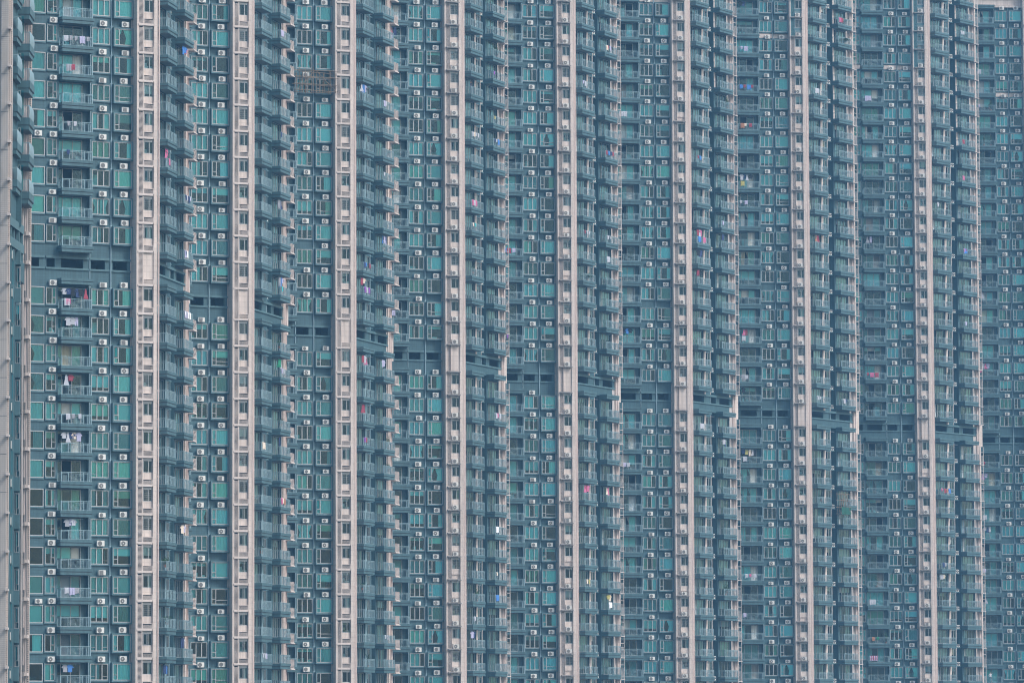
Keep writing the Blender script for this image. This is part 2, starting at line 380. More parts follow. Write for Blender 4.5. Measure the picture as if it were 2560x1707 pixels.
M_CANF = canopy(-8.0, -4.62, 1.08); M_CANW = canopy(0, 3.9, 1.05)
# kitchen column, older kind: louvre screens and a ledge
def m_louvre(x0, x1, z0, z1, y, step=.105, dep=.12):
    mb = MB(); n = int((z1-z0-.08)/step)
    mb.box(x0, x0+.05, y, y+dep, z0, z1); mb.box(x1-.05, x1, y, y+dep, z0, z1)
    mb.box(x0+.05, x1-.05, y, y+dep, z0, z0+.05); mb.box(x0+.05, x1-.05, y, y+dep, z1-.05, z1)
    for i in range(n):
        z = z0+.07+i*step
        mb.box(x0+.05, x1-.05, y+.01, y+dep*.5, z, z+step*.42)
    return mb
M_LOUT = m_louvre(.25, .80, -.5, 2.22, KY, .115).mesh('louvre_screen', [BEIGEL])
M_LOUS = m_louvre(.84, 1.97, -.5, .08, KY).mesh('louvre_screen', [BEIGEL])
mb = MB(); mb.box(.22, 1.9, KY-.06, KY+.3, -.66, -.5); M_LEDGE = mb.mesh('ledge', [BEIGEL])
mb = MB(); mb.box(.24, 1.92, KY-.28, KY+.3, -.66, -.52); mb.box(1.5, 2.0, KY-.34, KY-.28, -.70, -.58); M_PLAT = mb.mesh('ledge', [CONC])
mb = MB()
for i in range(6): mb.tube((.86, KY-.25, -.42+i*.13), (1.86, KY-.25, -.42+i*.13), .009, 3)
for x in (.86, 1.84): mb.tube((x, KY-.25, -.52), (x, KY-.25, .32), .016, 4)
M_WIRES = mb.mesh('guard_wires', [BEIGEL])
mb = m_louvre(.25, .80, -.5, 2.22, KY+.05, .075, .07); M_LOUF = mb.mesh('louvre_screen', [BEIGEL])
TEALL = mat('teal_louvre', (.12, .27, .31), .5); M_LOUU = m_louvre(.25, .80, -.5, 2.22, KY+.02, .115).mesh('louvre_screen', [TEALL])
# air-conditioner shelf at the wing's far end
def m_shelf(v):
    mb = MB()
    if v == 0:
        L = m_louvre(12.0, 13.4, -.86, .18, -.78, .13, .08); mb.v = L.v; mb.f = L.f; mb.m = L.m
        mb.box(13.32, 13.4, -.7, 0, -.86, .18); mb.box(11.92, 13.5, -.86, 0, -.98, -.861)
        for i in range(8): mb.box(11.99, 12.02, -.7, -.05, -.8+i*.125, -.755+i*.125)
    else:
        mb.box(12.25, 13.6, -.9, 0, -.98, -.86)
        mb.tube((13.5, -.82, -.86), (13.5, -.82, 1.92), .06, 6); mb.tube((12.45, -.82, -.86), (12.45, -.82, 1.92), .035, 5)
        for i in range(9): mb.box(12.5, 13.46, -.84, -.79, -.74+i*.15, -.70+i*.15)
        mb.box(12.5, 13.46, -.84, -.79, 1.0, 1.06)
    return mb.mesh('equipment_shelf', [BEIGEL if v == 0 else BEIGED])
M_SHELF = [m_shelf(0), m_shelf(1)]
# air conditioner (front faces -y)
def m_ac(w_, h, round_):
    mb = MB(); d = .32
    b = .02
    mb.box(b, w_-b, 0, d, b, h-b); mb.box(0, w_, .015, d-.015, b, h-b); mb.box(b, w_-b, .015, d-.015, 0, h)
    for i in range(9): mb.box(w_*.74, w_-.05, -.004, .004, .08+i*.045, .1+i*.045, 0)
    body = mb.mesh('air_conditioner', [ACW])
    g = MB(); r = h*.42; cx, cz = w_*.37, h*.5
    if round_:
        g.disc(cx, cz, -.012, r, 20, 0, .011)
        for q in (.85, .62, .4):
            for k in range(16):
                a0, a1 = 2*pi*k/16, 2*pi*(k+1)/16
                g.quad((cx+r*q*cos(a0), -.016, cz+r*q*sin(a0)), (cx+r*q*cos(a1), -.016, cz+r*q*sin(a1)), (cx+r*(q+.045)*cos(a1), -.016, cz+r*(q+.045)*sin(a1)), (cx+r*(q+.045)*cos(a0), -.016, cz+r*(q+.045)*sin(a0)), 2)
        if round_ == 1: g.disc(cx, cz, -.02, r*.22, 10, 1, .006)
    else:
        g.box(cx-r*1.05, cx+r*1.05, -.012, -.001, cz-r, cz+r)
        for i in range(8): g.box(cx-r, cx+r, -.018, -.0125, cz-r+.03+i*r*.24, cz-r+.045+i*r*.24, 2)
    grille = g.mesh('fan_grille', [ACG, ACW, STEEL])
    k = MB()
    for x in (.1, w_-.14): k.box(x, x+.035, .02, d+.12, -.035, -.001); k.box(x, x+.035, d+.09, d+.12, -.3, -.035)
    k.tube((w_+.02, d*.6, h*.4), (w_+.10, d*.8, h*.1), .025, 5, 1); k.tube((w_+.10, d*.8, h*.1), (w_+.06, d+.1, -.2), .025, 5, 1)
    return body, grille, k.mesh('bracket', [STEEL, ACG])
ACS = [m_ac(.79, .55, 1), m_ac(.79, .55, 2), m_ac(.80, .56, 2), m_ac(.78, .50, 0), m_ac(.74, .46, 2)]
AC_WEIGHT = [0, 0, 0, 1, 1, 1, 2, 2, 3, 4]

# ------------------------------------------------------------------ towers
ACLIST = []      # (scale, world matrix, kind, label)
TOW = []
WDS = [51.3, 50.3, 49.1, 47.3, 46.3, 44.9, 43.1, 42.9, 42.9]    # each block's wing opens a little differently
def build_tower(i):
    global WD
    WD = radians(WDS[i])
    (ox, oy), adeg = PLAN[i]; a = radians(adeg)
    root = bpy.data.objects.new('apartment_tower', None); COL.objects.link(root); root.location = (ox, oy, 0); root.rotation_euler = (0, 0, a)
    MW = Matrix.Translation((ox, oy, 0)) @ Matrix.Rotation(a, 4, 'Z')
    TOW.append((root, MW))
    ordn = ORD[i+1]
    det = ['with a wide curtained living room window column beside its first balconies', 'with laundry and a narrow beige louvre column', 'with bamboo scaffold poles across two floors',
           'first one with air conditioners on beige shelves', 'in the middle of the picture', 'with bright cloths on its side balconies', 'with a pale band near its top', 'with teal louvres above its pale band', 'last one, cut by the frame edge'][i]
    tag(root, f'{ordn} teal and beige apartment tower from the left, ' + ' '.join(det.split()[:7]), 'apartment tower', 'teal apartment towers standing in a row')
    typeA = i < 3; CE = 12.9 if typeA else 13.1; CB = 11.5 if typeA else 11.9
    # visible floors
    fl = []
    for n in range(-26, 25):
        if i == 8 and n > 23: continue
        zs = zf(n)
        ys = [proj(MW @ Vector((u, y, zs+dz)))[1] for u, y in ((0, 0), (12, 10), (-9, 0)) for dz in (-1, 2.2)]
        if max(ys) < -25 or min(ys) > 1735: continue
        fl.append(n)
    nlo, nhi = min(fl), max(fl)
    top = zf(24) - .35 if i == 8 else zf(nhi) + 2.9 + 6
    tt = top + (9.5 if i == 8 else 0)
    UL = -13.0; SH = .25 if typeA else -.75
    W = MB(); I = MB(); B = MB(); FL = MB()
    # W: teal wall (0 teal, 1 trim, 2 beige), I: interior, B: beige masonry, FL: refuge ledges
    holes = [(-12.4, -9.45, .05, 1.86), (-9.3, -8.2, .1, 1.8), (BX0, BX1, -.32, 1.95), (-4.34, -2.36, .16, 1.85), (-2.02, -.05, .16, 1.84)]
    ropen = [(-12, -10), (-9.2, -8.3), (-7.6, -5.2), (-4.35, -2.8), (-1.95, -.35)]
    wholes = [(.3, 3.35, -.32, 1.92), (4.15, 5.35, .1, 1.85), (7.7, 11.05, -.32, 1.92)]
    wopen = [(.3, 3.5), (5.3, 7.1), (8.2, 11.3)]
    T = .28
    zb = zf(nlo) - .7
    def wallrow(hl, za, zc, box, u0, u1, rowz, mt=0):
        x = u0
        for h0, h1, hz0, hz1 in hl:
            box(x, h0, 0, T, za, zc, mt)
            if rowz is not None:
                box(h0, h1, 0, T, za, rowz+hz0, mt); box(h0, h1, 0, T, rowz+hz1, zc, mt)
            x = h1
        box(x, u1, 0, T, za, zc, mt)
    # below the frame: plain shaft
    W.box(UL, 0, 0, T, 0, zb); W.wbox(0, 12.2, 0, T, 0, zb)
    for n in range(nlo, nhi+1):
        z = zf(n); za = z - .7; zc = za + F
        if n == 0: za = z - 1.2
        if n == -1: zc = z + 2.55
        band = (n == 19)
        cut = lambda lst, b: lst
        wallrow(holes, za, zc, W.box, UL, 0, z)
        for u0, u1 in ((0, 5.5), (7.15, 12.2)):
            hl = [h for h in wholes if u0 <= h[0] < u1]
            wallrow(hl, za, zc, W.wbox, u0, u1, z)
        # recess of the wing: back wall with window hole, cheeks
        wallrow([(5.8, 6.9, .12, 1.88)], za, zc, lambda x0, x1, y0, y1, a_, c_, m_: W.wbox(x0, x1, y0+1.05, y1+1.05, a_, c_, m_), 5.5, 7.15, z)
        W.wbox(5.22, 5.5, T, 1.05, za, zc); W.wbox(7.15, 7.43, T, 1.05, za, zc)
        W.wbox(6.0, 7.15, .25, 1.05, z-.92, z-.80, 1)
        # balcony recess at the front
        W.box(BX0-.12, BX0, T, .5, z-.32, z+1.95); W.box(BX1, BX1+.12, T, .5, z-.32, z+1.95)
        W.box(-5.15, BX1, .5, .7, z-.32, z+1.95)
        # rooms
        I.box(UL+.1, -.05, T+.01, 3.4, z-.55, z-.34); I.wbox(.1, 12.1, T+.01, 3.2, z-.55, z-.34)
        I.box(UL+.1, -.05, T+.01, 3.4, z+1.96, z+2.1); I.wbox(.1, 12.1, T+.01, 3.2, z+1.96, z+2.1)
        rr = random.Random(i*100+n)
        for (h0, h1, _, _) in holes:
            if rr.random() < .7:
                x = rr.uniform(h0, h1-.4); d = rr.uniform(.5, .9); I.box(x, min(h1, x+rr.uniform(.4, 1.2)), .75+d, 1.2+d, z-.33, z+rr.uniform(.2, 1.5), rr.choice((1, 1, 2)))
        if band:
            for x0, x1 in ((UL, -8.1), (-4.5, -.02)): W.box(x0, x1, -.03, -.001, za-.05, za+.62, 2)
    for k, x in enumerate((UL, -9.4, -8.0, -4.45, -2.25, -.06)): I.box(x, x+.1, .72 if k in (2, 3) else T+.01, 3.4, zb, top-1)
    for k, x in enumerate((.05, 3.7, 5.1, 7.5, 11.6)): I.wbox(x, x+.1, (1.4 if k == 3 else T+.01), 3.2, zb, top-1)
    I.box(UL, 0, 3.4, 3.5, zb, top-1); I.wbox(-.2, 12.2, 3.2, 3.3, zb, top-1)
    # masonry from the last window row to the refuge, refuge floor itself
    if nlo < 0 <= nhi:
        zr = zf(0)
        zT, zo1, zo0 = zr-1.2, zr-1.53, zr-2.47
        zB = zf(-1)+2.55
        for seg, op, bx in (((UL, 0), ropen, W.box), ((0, 12.2), wopen, W.wbox)):
            bx(seg[0], seg[1], 0, T, zo1, zT); bx(seg[0], seg[1], 0, T, zB, zo0)
            x = seg[0]
            for o0, o1 in op: bx(x, o0, .02, T, zo0, zo1); x = o1
            bx(x, seg[1], .02, T, zo0, zo1)
        # projecting ledges
        for g0, g1 in ((UL, -9.45), (-9.3, -4.62), (-4.5, -2.35), (-2.15, .0)):
            FL.box(g0, g1, -.14, 0, zo1-.02, zr-1.33); FL.box(g0, g1, -.14, 0, zr-2.66, zo0)
        FL.wbox(.02, 12.25, -.14, 0, zo1-.02, zr-1.33); FL.wbox(.02, 12.25, -.14, 0, zr-2.66, zo0)
        W.wbox(5.22, 5.5, T, 1.05, zB, zT); W.wbox(7.15, 7.43, T, 1.05, zB, zT)
        I.box(UL, -.05, T+.01, 3.38, zr-2.75, zr-2.6, 3); I.box(UL, -.05, T+.01, 3.38, zr-1.35, zr-1.2, 3)
        I.wbox(.1, 12.1, T+.01, 3.18, zr-2.75, zr-2.6, 3); I.wbox(.1, 12.1, T+.01, 3.18, zr-1.35, zr-1.2, 3)
        # masonry shows as plain tile: thin proud panels between columns
    # crown
    zt = zf(nhi)-.7+F
    W.box(UL, 0, 0, T, zt, top); W.wbox(0, 12.2, 0, T, zt, top)
    if i == 8:
        B.box(UL, -.02, -.2, -.001, zt+.55, zt+9); B.box(UL, .1, -.42, .02, zt+.2, zt+.55); B.box(UL, -.02, -.3, -.201, zt+1.5, zt+1.75)
    # beige return, kitchen column, chamfer to the wing, far column
    zu = zf(19)-.6
    hi = min(tt, zu) if nhi >= 19 else tt
    B.box(.075, .25, KY, .30, 0, tt, 0); B.box(-.005, .075, .002, .3, 0, tt, 0)                                # return with its narrow front
    for (za, zc, mt) in ((0, hi, 0), (hi, tt, 2)):
        if zc - za < .1: continue
        B.box(.781, .84, KY, KY+.3, za, zc, mt)                        # post
    B.box(1.98, 2.3, KY, KY+.5, 0, tt, 0)
    B.prism([(2.3, KY), (WS[0]+.02, WS[1]-.02), (WS[0]-.2, WS[1]+.2), (2.1, KY+.5)], 0, tt, 0)
    B.box(.25, 1.98, .8, .9, 0, tt, 3)                          # back of the shaft, coloured dark so louvre gaps and windows look shaded
    if not typeA:                                                      # narrow side light of the kitchen
        pass
    for n in range(nlo, nhi+1):
        z = zf(n); mt = 2 if n >= 19 else 0
        B.box(.84, 1.98, KY+.22, KY+.5, z+.08, z+.76, mt)
        if not typeA: B.box(.84, 1.98, KY+.35, KY+.5, z-.52, z+.08, mt)
        I.box(.3, 1.86, KY+.5, .78, z+.62, z+.7)
    if nlo < 0 <= nhi: B.box(.84, 1.98, KY+.12, KY+.5, zf(-1)+2.24, zf(0)-.66, 0)
    if nlo < 0 <= nhi: B.box(.25, .78, KY+.3, KY+.5, zf(-1)+2.24, zf(0)-.66, 0)
    B.wbox(CB, CE, -.16, -.001, 0, tt, 0); B.wbox(12.2, CE, 0, .4, 0, tt, 0); B.wbox(CE-.4, CE, .401, 9, 0, tt, 0)
    if nlo < 0 <= nhi: B.wbox(CE, CE+.5, -.16, .2, zf(-1)+2.0, zf(0)-.9, 0)
    for c0, c1 in ((3.45, 4.05), (5.42, 5.52)): W.wbox(c0, c1, -.03, -.001, zb, zf(-1)+2.1 if nlo < 0 else zb+.1, 4 if typeA else 2); W.wbox(c0, c1, -.03, -.001, zf(0)-1.25, tt, 4 if typeA else 2)
    if hi < tt: B.wbox(7.2, 7.62, -.06, -.001, hi-12, tt, 0)
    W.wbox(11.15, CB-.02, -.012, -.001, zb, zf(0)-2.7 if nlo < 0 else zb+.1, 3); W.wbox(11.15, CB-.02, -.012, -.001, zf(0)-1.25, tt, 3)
    W.box(-13, 0, 3.6, 9, 0, tt)                                       # body of the block behind the flats
    obj('wall', W.mesh('wall', [TEAL, TEALT, BEIGE, BEIGED, RAIL]), root)
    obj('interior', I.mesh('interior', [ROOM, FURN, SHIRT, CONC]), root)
    obj('beige_column', B.mesh('beige_column', [BEIGE, BEIGED, TEALT, DRYER]), root)
    if FL.v: obj('refuge_ledge', FL.mesh('refuge_ledge', [TEALT]), root)
    # pipes
    for nm, x, y, mt, r, z0, z1 in (('drain_pipe', -2.2, -.09, PIPE, .055, zb, tt), ('drain_pipe', -4.5, -.06, PIPE, .045, zb, tt)):
        p = MB(); p.tube((x, y, z0), (x, y, z1), r, 6)
        for n in range(nlo, nhi+1): p.box(x-.12, x+.1, y-.02, .0, zf(n)+2.0, zf(n)+2.05)
        obj(nm, p.mesh(nm, [mt]), root)
    for (x, y) in ((2.5, KY+.15), (2.75, KY+.75), (3.1, .05)):
        p = MB(); p.tube((x+.1, y, zb), (x+.1, y, tt), .05, 6)
        for n in range(nlo, nhi+1): p.box(x, x+.18, y-.04, y+.06, zf(n)+.4, zf(n)+.46)
        obj('drain_pipe', p.mesh('drain_pipe', [PIPEB]), root)
    for x, mt in ((12.0, PIPEB), (12.5, PIPEB), (5.62, PIPE)):
        p = MB(); yy = -.22 if x > 10 else .08; c = WP(x, yy); p.tube((*c, zb), (*c, tt), .05, 6); obj('drain_pipe', p.mesh('drain_pipe', [mt]), root)
    # repeated parts
    rr = random.Random(900+i)
    def win(nm, me, gs, cs, loc, pc=.9, rz=0):
        o = obj(nm, me, root, loc, rz); obj('pane', rr.choice(gs), o)
        if rr.random() < pc: obj('curtain', rr.choice(cs), o)
        return o
    def AC(x, y, z, lab, wing=False, rot=0, kind=None):
        rz = (WD if wing else 0)+rot
        px, py = WP(x, y) if wing else (x, y)
        M = MW @ Matrix.Translation((px, py, z)) @ Matrix.Rotation(rz, 4, 'Z')
        sx, sy = proj(M.translation)
        if not (-25 < sx < 2585 and -25 < sy < 1732): return
        d = (M.translation - Vector((0, 0, CAMZ))).length
        ACLIST.append((FPX/d*(.45 if wing else 1), M, rr.choice(AC_WEIGHT) if kind is None else kind, lab))
    for n in fl:
        z = zf(n); wh = where(n)
        lab = lambda s_: f'white air conditioner {s_}, {ordn} tower from left, {wh} open floor'
        v = rr.choice((0, 0, 0, 0, 1, 2, 3)); win('sliding_window', M_SL[v], G_SL, C_SL, (0, 0, z))
        v = rr.choice((0, 0, 0, 0, 0, 1, 2, 3)); win('bay_window', M_BAY[v], G_BAY, C_BAY, (0, 0, z))
        j = lambda s_=.06: rr.uniform(-s_, s_)
        if rr.random() < .97: AC(-3.65+j(.12), -.46, z+2.0, lab('over sliding window'))
        if rr.random() < .97: AC(-1.25+j(.1), -.46, z+2.05, lab('over bay window'))
        if i != 99:
            win('casement_window', M_CASE[rr.random() < .2], G_CASE, C_CASE, (0, 0, z))
            if i == 0:
                win('fixed_window', M_FIX, G_FIX, C_FIX, (0, 0, z))
                if rr.random() < .12: AC(-10.6+j(.3), -.42, z+2.0, lab('over wide window')); 
                AC(-9.05+j(.06), -.42, z+1.98, lab('over casement window'))
            if i == 8 and rr.random() < .3: AC(-9.0, -.42, z+1.98, lab('over casement window'))
        # front balcony
        b = obj('front_balcony', M_SLABF, root, (0, 0, z)); obj('railing', M_RAILF, b)
        d = obj('sliding_door', DM_B, root, (0, 0, z)); g = rr.choice(DG_B); obj('pane', g, d)
        if rr.random() < .7: obj('curtain', rr.choice(DC_B), d)
        # wing balconies
        for k, (s0, D) in enumerate(((-.05, D1), (7.2, D2))):
            b = obj('side_balcony' if k == 0 else 'end_balcony', M_SLABW, root, (*WP(s0, 0), z), WD); obj('railing', M_RAILW, b)
            d = obj('glazed_door' if k == 0 else 'balcony_door', D[0], root, (*WS, z), WD); obj('pane', rr.choice(D[1]), d)
            if rr.random() < .95: obj('curtain', rr.choice(D[2]), d)  # frequent pale curtains stand in for sky reflected in the wing doors
        for D, nm in ((W3, 'side_window'), (W4, 'recess_window')):
            d = obj(nm, D[0], root, (*WS, z), WD); obj('pane', rr.choice(D[1][:3]), d)
            if rr.random() < .7: obj('curtain', rr.choice(D[2]), d)
        if i >= 3 or rr.random() < .3: AC(6.2, .3, z-.78, lab('in side recess'), True)
        # kitchen
        win('kitchen_window', rr.choice(M_KIT), G_KIT, C_KIT, (0, 0, z), .45)
        if typeA:
            obj('louvre_screen', M_LOUT, root, (0, 0, z)); obj('lower_louvre', M_LOUS, root, (0, 0, z)); obj('ledge', M_LEDGE, root, (0, 0, z))
        else:
            obj('louvre_screen', M_LOUU if n >= 19 else M_LOUF, root, (0, 0, z)); obj('ledge', M_PLAT, root, (0, 0, z)); obj('guard_wires', M_WIRES, root, (0, 0, z))
            if rr.random() < .95: AC(.92+j(.05), KY-.15, z-.50, lab('on kitchen shelf'))
        obj('equipment_shelf', M_SHELF[0 if typeA else 1], root, (WS[0]+SH*cos(WD), WS[1]+SH*sin(WD), z), WD)
    if nlo < 0:
        obj('canopy', M_CANF, root, (0, 0, zf(-1))); obj('canopy', M_CANW, root, (*WP(-.05, 0), zf(-1)), WD); obj('canopy', M_CANW, root, (*WP(7.2, 0), zf(-1)), WD)
        z = (zf(-1)+2.24+zf(0)-.66)/2; h = (zf(0)-.66-zf(-1)-2.24)
        if typeA: obj('louvre_screen', m_louvre(.25, .80, -h/2, h/2, KY, .115).mesh('louvre_screen', [BEIGEL]), root, (0, 0, z))
        obj('ledge', M_LEDGE if typeA else M_PLAT, root, (0, 0, zf(-1)+2.9))
        if typeA: obj('lower_louvre', M_LOUS, root, (0, 0, zf(-1)+2.9))
        else: obj('guard_wires', M_WIRES, root, (0, 0, zf(-1)+2.9))
    if i == 8:
        obj('canopy', M_CANF, root, (0, 0, zf(23)))
for i in range(9): build_tower(i)
# ------------------------------------------------------------------ the nearest tower, cut off by the left frame edge (world axes)
NR = bpy.data.objects.new('apartment_tower', None); COL.objects.link(NR); NR.location = (-38.7, 350, 0)
tag(NR, 'first and nearest tower, tiled beige edge cut by the left frame side', 'apartment tower', 'teal apartment towers standing in a row')
def nr(name, mb, mats): return obj(name, mb.mesh(name, mats), NR)
TILE = mat('grey_beige_tile', (.47, .43, .405), .5, var=.06, streak=.1, tile=.15, tilec=.62)
FP = 2.945
mb = MB()
mb.box(-.58, -.02, 0, 1.2, 0, 140); mb.box(-3.5, -.581, 1.0, 1.3, 0, 140, 1)
nr('tiled_wall', mb, [TILE, BEIGED])
mb = MB()
for k in range(-12, 10): mb.box(-.582, -.018, -.003, 0, 113.73+k*2.93-.02, 113.73+k*2.93+.02)
nr('joint_lines', mb, [DRYER])
def dotted(x0, x1, y, z0, z1):
    mb = MB(); mb.box(x0, x1, y, y+.3, z0, z1)
    z = z0
    while z < z1: mb.box(x0+(x1-x0)*.35, x0+(x1-x0)*.72, y-.012, y-.001, z, z+.075, 1); z += .17
    return mb
nr('perforated_edge', dotted(-.019, .10, .3, 0, 140), [BEIGE, DRYER])
nr('perforated_edge', dotted(.10, .235, .42, 101.9, 140), [BEIGEL, FURN])
nr('perforated_edge', dotted(.42, .61, 11.0, 0, 140), [BEIGE, DRYER])
mb = MB()
mb.box(-3, -.04, 2.2, 8.8, 0, 97.0); mb.box(-3, -.04, 2.2, 8.8, 101.9, 140)     # block behind, teal
mb.box(-3, -.02, 2.2, 9.2, 99.66, 101.9)
mb.box(-3, -.3, 2.3, 8.7, 97.0, 99.66, 2)
mb.box(-.04, .36, 6.0, 6.3, 0, 93.4-.6); mb.box(-.04, .36, 6.0, 6.3, 99.66, 102.4)
mb.box(-.04, .34, 6.0, 8.8, 95.4, 97.0)
for x, y in ((.0, 2.6), (.0, 4.6), (.2, 6.2), (.24, 8.4)): mb.box(x-.24, x, y, y+.3, 97.0, 99.6, 1)
nr('wall', mb, [TEAL, TEALT, ROOM])
mb = MB()
for za, zb_ in ((99.3, 99.95), (97.75, 98.45)): mb.hexa([(-.1, 1.5, za), (.03, 1.5, za), (.32, 8.6, za), (.2, 8.6, za), (-.1, 1.5, zb_), (.03, 1.5, zb_), (.32, 8.6, zb_), (.2, 8.6, zb_)])
nr('refuge_ledge', mb, [TEALT])
mb = MB(); mb.box(-.2, .5, 11.4, 11.7, 0, 140); mb.box(.12, .22, 9.2, 9.5, 0, 140, 0)
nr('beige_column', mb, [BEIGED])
for x, y, m_ in ((.27, 10.4, PIPEB), (.36, 10.7, BEIGEL), (.22, 10.2, BEIGEL)):
    mb = MB(); mb.tube((x, y, 0), (x, y, 140), .035, 6); nr('drain_pipe', mb, [m_])
mb = MB(); mb.box(-.04, .18, -.45, .3, -.16, .0); mb.box(-.04, .18, -.5, -.45, -.19, .03); M_SL = mb.mesh('ledge', [BEIGEL])
for k in range(6): obj('ledge', M_SL, NR, (.02, .0, 102.7+k*2.935))
for z in [99.99, 97.71-.0]+[97.71-k*FP for k in range(1, 12)]: obj('ledge', M_SL, NR, (.02, .0, z))
mb = MB(); mb.box(-.1, .36, 9.6, 10.4, -.32, 0); mb.box(.36, .62, 9.7, 10.9, -.26, 0, 1); M_PL = mb.mesh('equipment_shelf', [CONC, BEIGEL])
mb = MB(); mb.box(.03, .33, 9.7, 10.05, .03, .58); mb.box(.05, .31, 9.69, 9.699, .06, .55, 1)
for q in range(5): mb.box(.05, .31, 9.675, 9.689, .1+q*.1, .115+q*.1, 2)
M_EC = mb.mesh('condenser_unit', [ACG, ACG, STEEL])
for z in [99.64]+[97.31-.0-k*FP+.05 for k in range(0, 12)]:
    p = obj('equipment_shelf', M_PL, NR, (0, 0, z))
    if z < 97.5: obj('condenser_unit', M_EC, NR, (0, 0, z))
# balconies seen almost end on
def bulge(x, y0, y1, z0, h):
    """curved railing panel on the long side"""
    mb = MB(); n = 12
    for j in range(n):
        a, b = j/n, (j+1)/n
        pa, pb = y0+(y1-y0)*a, y0+(y1-y0)*b
        ua, ub = .05*sin(pi*a), .05*sin(pi*b)
        for k in range(5):
            za, zc = z0+h*k/5, z0+h*(k+1)/5; w1, w2 = sin(pi*k/5)*.05, sin(pi*(k+1)/5)*.05
            mb.quad((x+ua+w1, pa, za), (x+ub+w1, pb, za), (x+ub+w2, pb, zc), (x+ua+w2, pa, zc))
    mb.box(x-.02, x+.03, y0, y1, z0+h, z0+h+.05); 
    return mb
def near_balcony(x0, x1, y0, y1, name):
    s = MB(); s.box(x0, x1+.04, y0-.04, y1+.04, -.56, 0); s.box(x0, x1, y0, y1, -.62, -.56, 1); s.box(x0, x1-.04, y0, y1-.3, -.95, -.62); s.box(x0, x1-.1, y0+.1, y1-.4, -.957, -.9501, 2)
    r = bulge(x1-.02, y0, y1, 0, .95)
    n = max(3, int((x1-x0)/.09))
    for i in range(n+1): x = x0+(x1-x0)*i/n-.01; r.box(x, x+.018, y0, y0+.018, 0, .95)
    r.box(x0, x1, y0-.01, y0+.03, .9, .95)
    return s.mesh(name, [TEALD, DRYER, SOFF]), r.mesh('railing', [RAIL])
BL = near_balcony(-.04, .34, 3.0, 6.4, 'side_balcony'); BR = near_balcony(-.04, .86, 7.0, 10.4, 'end_balcony')
for k in range(-0, 8):
    b = obj('side_balcony', BL[0], NR, (0, 0, 102.99+k*2.945)); obj('railing', BL[1], b)
    b = obj('end_balcony', BR[0], NR, (0, 0, 102.51+k*2.925)); obj('railing', BR[1], b)
# glass behind and between them
gm = MB(); fr = MB(); gm.quad((.02, 6.9, 0), (.42, 6.9, 0), (.42, 6.9, 1.95), (.02, 6.9, 1.95)); frame_mb(0, .2, -.0, 1.95, [], .03, .05, yb=6.86, mb=fr)
NW = (fr.mesh('balcony_window', [METAL]), gm.mesh('pane', [GLASS]))
fr = MB(); frame_mb(-.02, .34, 0, 1.7, [.12], .04, .08, yb=5.9, mb=fr); sash(fr, .08, .45, 1.62, .28, 5.85, radians(35), 0, 1)
gm = MB(); gm.quad((.0, 5.95, .02), (.32, 5.95, .02), (.32, 5.95, 1.68), (.0, 5.95, 1.68))
NV = (fr.mesh('open_window', [METAL, GLASS]), gm.mesh('pane', [GLASS]))
fr = MB(); frame_mb(-.02, .12, -.1, 1.9, [], .03, .05, yb=3.2, mb=fr); gm = MB(); gm.quad((.0, 3.24, 0), (.1, 3.24, 0), (.1, 3.24, 1.85), (.0, 3.24, 1.85))
NX = (fr.mesh('narrow_window', [TEALT]), gm.mesh('pane', [GLASS]))
sp = MB(); sp.box(-.04, .36, 5.7, 6.3, -.08, 1.0); NS = sp.mesh('spandrel_panel', [TEALT])
cp = MB(); cp.box(-.1, .1, 3.0, 3.5, -.1, .75); cp.box(-.02, .05, 2.9, 2.98, .0, .6, 1); NC = cp.mesh('corner_panel', [TEALT, ACW])
for k in range(8):
    if k: p = obj('balcony_window', NW[0], NR, (0, 0, 102.6+k*2.945-2.9)); obj('pane', NW[1], p)
for k in range(13):
    z = 93.78-(k-1)*FP
    obj('spandrel_panel', NS, NR, (0, 0, z)); obj('corner_panel', NC, NR, (0, 0, z+.1))
    if k < 12:
        p = obj('open_window', NV[0], NR, (0, 0, z-1.92)); obj('pane', NV[1], p)
        p = obj('narrow_window', NX[0], NR, (0, 0, z-1.9)); obj('pane', NX[1], p)
# ------------------------------------------------------------------ washing, plants, scaffolds, people
PR = random.Random(77)
def extrude(pts, t, m=0, wav=.03, ph=0):
    """flat outline in x-z given a gentle ripple and a thickness"""
    mb = MB(); n = len(pts); f = lambda x: wav*sin(ph+x*11)
    mb.v = [(x, f(x), z) for x, z in pts] + [(x, f(x)+t, z) for x, z in pts]
    mb.f = [tuple(range(n)), tuple(reversed(range(n, 2*n)))] + [((i+1) % n, i, n+i, n+(i+1) % n) for i in range(n)]; mb.m = [m]*(n+2)
    return mb
def shirt(l): return [(-.1, 0), (.1, 0), (.22, -.05), (.40, -.30), (.30, -.36), (.22, -.22), (.23, -l*.6), (.24, -l), (-.23, -l), (-.22, -l*.6), (-.22, -.22), (-.30, -.36), (-.40, -.30), (-.22, -.05)]
def trousers(l): return [(-.19, 0), (.19, 0), (.20, -.3), (.19, -l), (.05, -l), (.0, -.38), (-.05, -l), (-.19, -l), (-.2, -.3)]
def dress(l): return [(-.08, 0), (.08, 0), (.14, -.25), (.13, -.45), (.27, -l*.8), (.3, -l), (-.3, -l), (-.26, -l*.8), (-.13, -.45), (-.14, -.25)]
